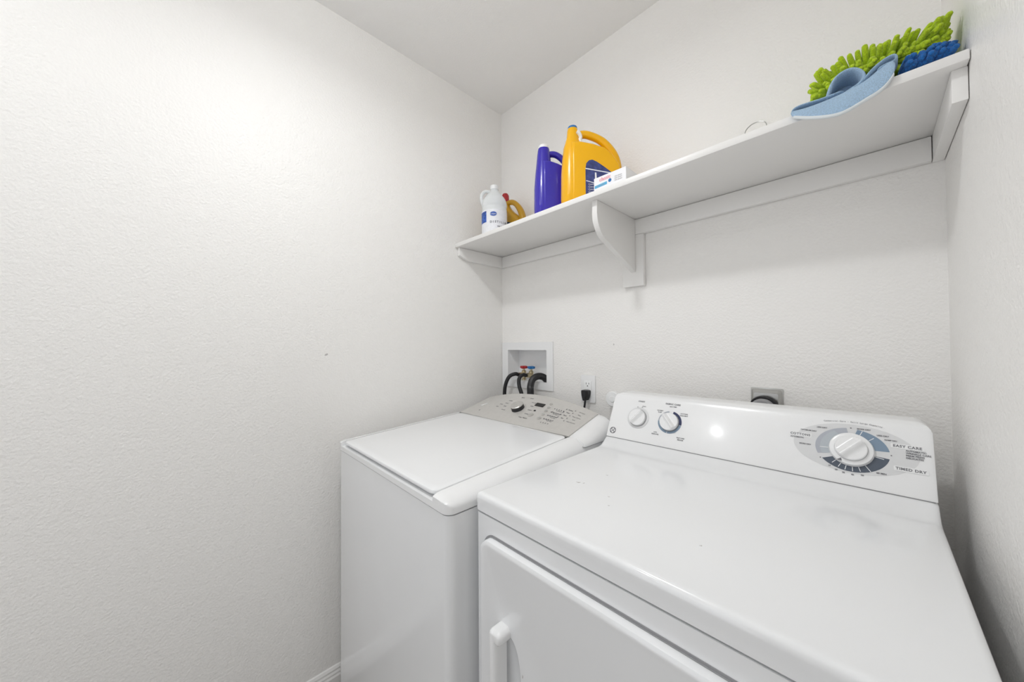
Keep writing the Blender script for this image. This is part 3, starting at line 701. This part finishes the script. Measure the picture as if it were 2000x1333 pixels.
# dryer sheet box
t = thing('dryer_sheet_box', 'small white carton with light blue stripe on the shelf beside the yellow bottle', 'box', (.8245, -.225, ZS))
bx0, bx1, by0, by1, bz0, bz1 = .771, .882, -.300, -.198, ZS+.0005, ZS+.0405
obj('carton', box(bx0, bx1, by0, by1, bz0, bz1, .0008, 1), 'boxw', t)
F = frame((bx0, by0, bz0), (1, 0, 0), (0, 0, 1))
b = bmesh.new(); flat(F, [(.003, .006), (.047, .008), (.047, .017), (.003, .015)], .0001, .0004, b); obj('printed_stripe', b, 'cyan', t, smooth=False)
b = flat(F, ell(.057, .0165, .0055, .0055, 20), .0001, .0005); obj('printed_circle', b, 'blue', t, smooth=False)
b = bmesh.new(); text(b, 'classic', .016, at(F, .040, .029, .0004), 'CENTER', .02); obj('lettering', b, 'pink', t, smooth=False)
b = bmesh.new()
for k in range(3): text(b, '120 sheets', .006, at(F, .085, .022-.006*k, .0004), 'CENTER', 0)
obj('lettering', b, 'inkl', t, smooth=False); b = bmesh.new()
text(b, 'fabric softener', .005, at(F, .025, .0115, .0006), 'CENTER', 0); 
obj('lettering', b, 'inkl', t, smooth=False)

# wire ring
R_ = .0215; P = []
for k in range(29):
    a = 2*PI*k/28; P.append(V((1.196+R_*math.cos(a), -.262+R_*math.sin(a)*math.sin(.35)*1, ZS+.0018+R_+R_*math.sin(a)*math.cos(.35)-.0012)))
tag(obj('wire_ring', tube(P, .0011, 8, 0), 'steel'), 'thin grey metal wire ring standing on the shelf left of the cloths', 'ring')

# ------------------------------------------------------------------ chenille cloths and terry cloth
def finger(bm, p, d, ln, r, n=8):
    d = V(d).normalized(); j = V((random.uniform(-1, 1), random.uniform(-1, 1), random.uniform(-.6, .4)))*ln*.12
    pts = [p, p+d*ln*.4+j*.5, p+d*ln*.8+j, p+d*ln+j]
    add(bm, tube(pts, lambda u: r*(.80+.35*math.sin(PI*min(1, u*.9+.1)))*(1 if u < .86 else max(.25, math.sqrt(max(0, 1-((u-.86)/.15)**2)))), n, 3))
# green cushion: long leaf shaped body with fingers
def padmesh(path, wd, ht, n=20):
    P = smoothpath(path, 5); rings = []
    m = len(P)
    for i, p in enumerate(P):
        u = i/(m-1); s = math.sqrt(max(.02, 1-(2*u-1)**4)); t_ = (P[min(i+1, m-1)]-P[max(i-1, 0)]).normalized()
        side = t_.cross(V((0, 0, 1))).normalized(); upv = side.cross(t_)
        rings.append([p+side*(wd*s*math.cos(2*PI*k/n))+upv*(ht*s*math.sin(2*PI*k/n)) for k in range(n)])
    return loft(rings)
t = thing('chenille_duster', 'lime green chenille microfibre duster lying on the right end of the shelf', 'duster', (1.39, -.20, ZS))
gp = [(1.322, -.210, ZS+.054), (1.36, -.198, ZS+.071), (1.41, -.190, ZS+.073), (1.450, -.185, ZS+.074), (1.478, -.18, ZS+.073)]
obj('pad', padmesh(gp, .046, .013), 'green', t)
b = bmesh.new(); GP = smoothpath(gp, 12); m = len(GP)
for i in range(0, m, 2):
    p = GP[i]; u = i/(m-1)
    for ang in range(-78, 259, 24):
        a = math.radians(ang+random.uniform(-9, 9)); back = -.60+1.45*min(1, u*1.15)
        base = p+V((random.uniform(-.003, .003), -.042*math.cos(a), .011*math.sin(a)))
        if random.random() < .12: continue
        up_ = math.sin(a) > .25
        d = V((back+random.uniform(-.25, .25), -.85*math.cos(a), (1.0 if up_ else .8)*math.sin(a)+.10))
        ln = random.uniform(.034, .047) if up_ else random.uniform(.020, .027)
        for _ in range(3):
            tip = base+d.normalized()*ln*1.12
            if tip.x > W-.012: d.x -= .5
            if tip.z < ZS+.012: d.z = abs(d.z)*.2; base.z = max(base.z, ZS+.020)
        if (base+d.normalized()*ln*1.12).x > W-.008: continue
        finger(b, base, d, ln, random.uniform(.0040, .0047))
for k in range(34):
    a = math.radians(-85+170*(k % 17)/16); base = V(gp[0])+V((-.002, -.038*math.sin(a), .006*math.cos(a)))
    finger(b, base, (-.8, -.6*math.sin(a), random.uniform(-.85, .2)), random.uniform(.026, .034), .0044)
for k in range(24):
    u = .05+.9*k/23; p = GP[int(u*(m-1))]
    finger(b, p+V((0, -.046, .000)), (random.uniform(.0, .3), -1, -.35), .015, .0050)
o = obj('chenille_pile', b, 'green', t, ang=60); o['kind'] = 'stuff'
t = thing('chenille_cloth', 'blue chenille microfibre cloth under the lime green duster, at the right shelf end', 'cloth', (1.46, -.25, ZS))
bp_ = [(1.428, -.245, ZS+.017), (1.448, -.245, ZS+.020), (1.468, -.245, ZS+.021), (1.484, -.240, ZS+.018)]
obj('pad', padmesh(bp_, .034, .010), 'bluech', t)
b = bmesh.new(); BP = smoothpath(bp_, 7); m = len(BP)
for i in range(0, m, 2):
    p = BP[i]
    for ang in range(-40, 221, 22):
        a = math.radians(ang+random.uniform(-8, 8)); base = p+V((0, -.031*math.cos(a), .008*math.sin(a)))
        d = V((random.uniform(.0, .6), -.8*math.cos(a), .9*max(0, math.sin(a))+.05)); ln = random.uniform(.017, .024)
        if (base+d.normalized()*ln).x > W-.012: d.x = -.2
        if (base+d.normalized()*ln).y < -.300: d.y *= .3; d.z += .4
        base.z = max(base.z, ZS+.0095)
        finger(b, base, d, ln, random.uniform(.0040, .0047))
o = obj('chenille_pile', b, 'bluech', t, ang=60); o['kind'] = 'stuff'

# terry cloth, draped over the shelf's front edge
def sheet(rows, name, m, parent, th=.004, lv=2, close=False):
    b = bmesh.new(); n = len(rows[0]); G_ = [[b.verts.new(V(p)) for p in r] for r in rows]
    for i in range(len(rows)-1):
        for j in range(n-1): b.faces.new((G_[i][j], G_[i][j+1], G_[i+1][j+1], G_[i+1][j]))
    o = obj(name, b, m, parent)
    s = o.modifiers.new('solid', 'SOLIDIFY'); s.thickness = th; s.offset = 0
    s2 = o.modifiers.new('sub', 'SUBSURF'); s2.levels = lv; s2.render_levels = lv
    return o
tc_ = thing('terry_cloth', 'light blue folded terry washcloth hanging over the shelf front edge', 'cloth', (1.35, -.26, ZS))
Z = ZS
# hanging flap: rows from the crease on the shelf down to the hem
xs_ = [1.268, 1.283, 1.305, 1.330, 1.355, 1.375, 1.392, 1.408, 1.419]
r0 = [(1.270, -.296, Z+.011), (1.285, -.285, Z+.007), (1.305, -.272, Z+.006), (1.328, -.270, Z+.008), (1.350, -.275, Z+.012), (1.370, -.285, Z+.014), (1.386, -.292, Z+.022), (1.402, -.295, Z+.032), (1.416, -.298, Z+.036)]
r1 = [(1.268, -.306, Z+.007), (1.283, -.306, Z+.0045), (1.305, -.304, Z+.0045), (1.330, -.304, Z+.005), (1.354, -.305, Z+.0065), (1.374, -.306, Z+.010), (1.392, -.307, Z+.013), (1.408, -.308, Z+.020), (1.419, -.306, Z+.026)]
r2 = [(1.267, -.311, Z+.002), (1.282, -.3125, Z-.003), (1.304, -.3125, Z-.006), (1.330, -.3125, Z-.006), (1.355, -.3125, Z-.004), (1.376, -.3125, Z-.002), (1.394, -.313, Z+.004), (1.410, -.3125, Z+.009), (1.420, -.311, Z+.018)]
r3 = [(1.269, -.313, Z-.005), (1.282, -.318, Z-.013), (1.304, -.323, Z-.022), (1.330, -.322, Z-.027), (1.356, -.328, Z-.026), (1.378, -.317, Z-.019), (1.397, -.317, Z-.012), (1.411, -.314, Z-.003), (1.419, -.312, Z+.009)]
r4 = [(1.272, -.314, Z-.009), (1.283, -.320, Z-.018), (1.304, -.328, Z-.033), (1.329, -.331, Z-.044), (1.352, -.328, Z-.047), (1.379, -.323, Z-.033), (1.399, -.319, Z-.026), (1.411, -.315, Z-.012), (1.418, -.313, Z+.002)]
sheet([r0, r1, r2, r3, r4], 'hanging_flap', 'cloth', tc_, .0045)
o = sheet([[(x, y-.001, z+.003) for x, y, z in r4], [(x, y-.001, z-.002) for x, y, z in r4], [(x, y+.002, z-.0035) for x, y, z in r4]], 'hem', 'hem', tc_, .003); o['label'] = 'off-white stitched hem'
# curled fold standing on the shelf
path = [(1.326, Z+.008), (1.331, Z+.030), (1.338, Z+.045), (1.351, Z+.052), (1.364, Z+.051), (1.375, Z+.041), (1.381, Z+.028), (1.378, Z+.018), (1.366, Z+.011), (1.350, Z+.007)]
rows = []
for y in (-.302, -.285, -.262, -.235):
    s = (y+.302)/.067
    rows.append([(x-.010*s, y+.004*math.sin(9*x), max(Z+.004, z-.006*s)) for x, z in path])
sheet(rows, 'curled_fold', 'cloth', tc_, .0075)
sheet([[(1.318+.0155*k, -.262+.004*math.sin(2*k), Z+.005) for k in range(5)], [(1.319+.0150*k, -.258, Z+.022+.004*math.sin(PI*k/4)) for k in range(5)], [(1.325+.0130*k, -.256, Z+.032+.012*math.sin(PI*k/4)) for k in range(5)]], 'inner_fold', 'cloth', tc_, .005)
path = [(1.350, Z+.014), (1.330, Z+.012), (1.305, Z+.014), (1.285, Z+.017), (1.272, Z+.016), (1.267, Z+.009), (1.272, Z+.0045), (1.290, Z+.0045)]
rows = [[(x+.004*k, -.303+.018*k, max(Z+.004, z)) for x, z in path] for k in range(3)]
rows = [[(x, y+(x-1.267)*.10*0, z) for x, y, z in r] for r in rows]
sheet(rows, 'curled_fold', 'cloth', tc_, .0055)
path = [(1.376, Z+.016), (1.388, Z+.031), (1.403, Z+.041), (1.417, Z+.045), (1.423, Z+.039), (1.419, Z+.030), (1.409, Z+.032), (1.395, Z+.028)]
rows = [[(x, -.304+.016*k, z-.003*k) for x, z in path] for k in range(3)]
sheet(rows, 'curled_fold', 'cloth', tc_, .0055)
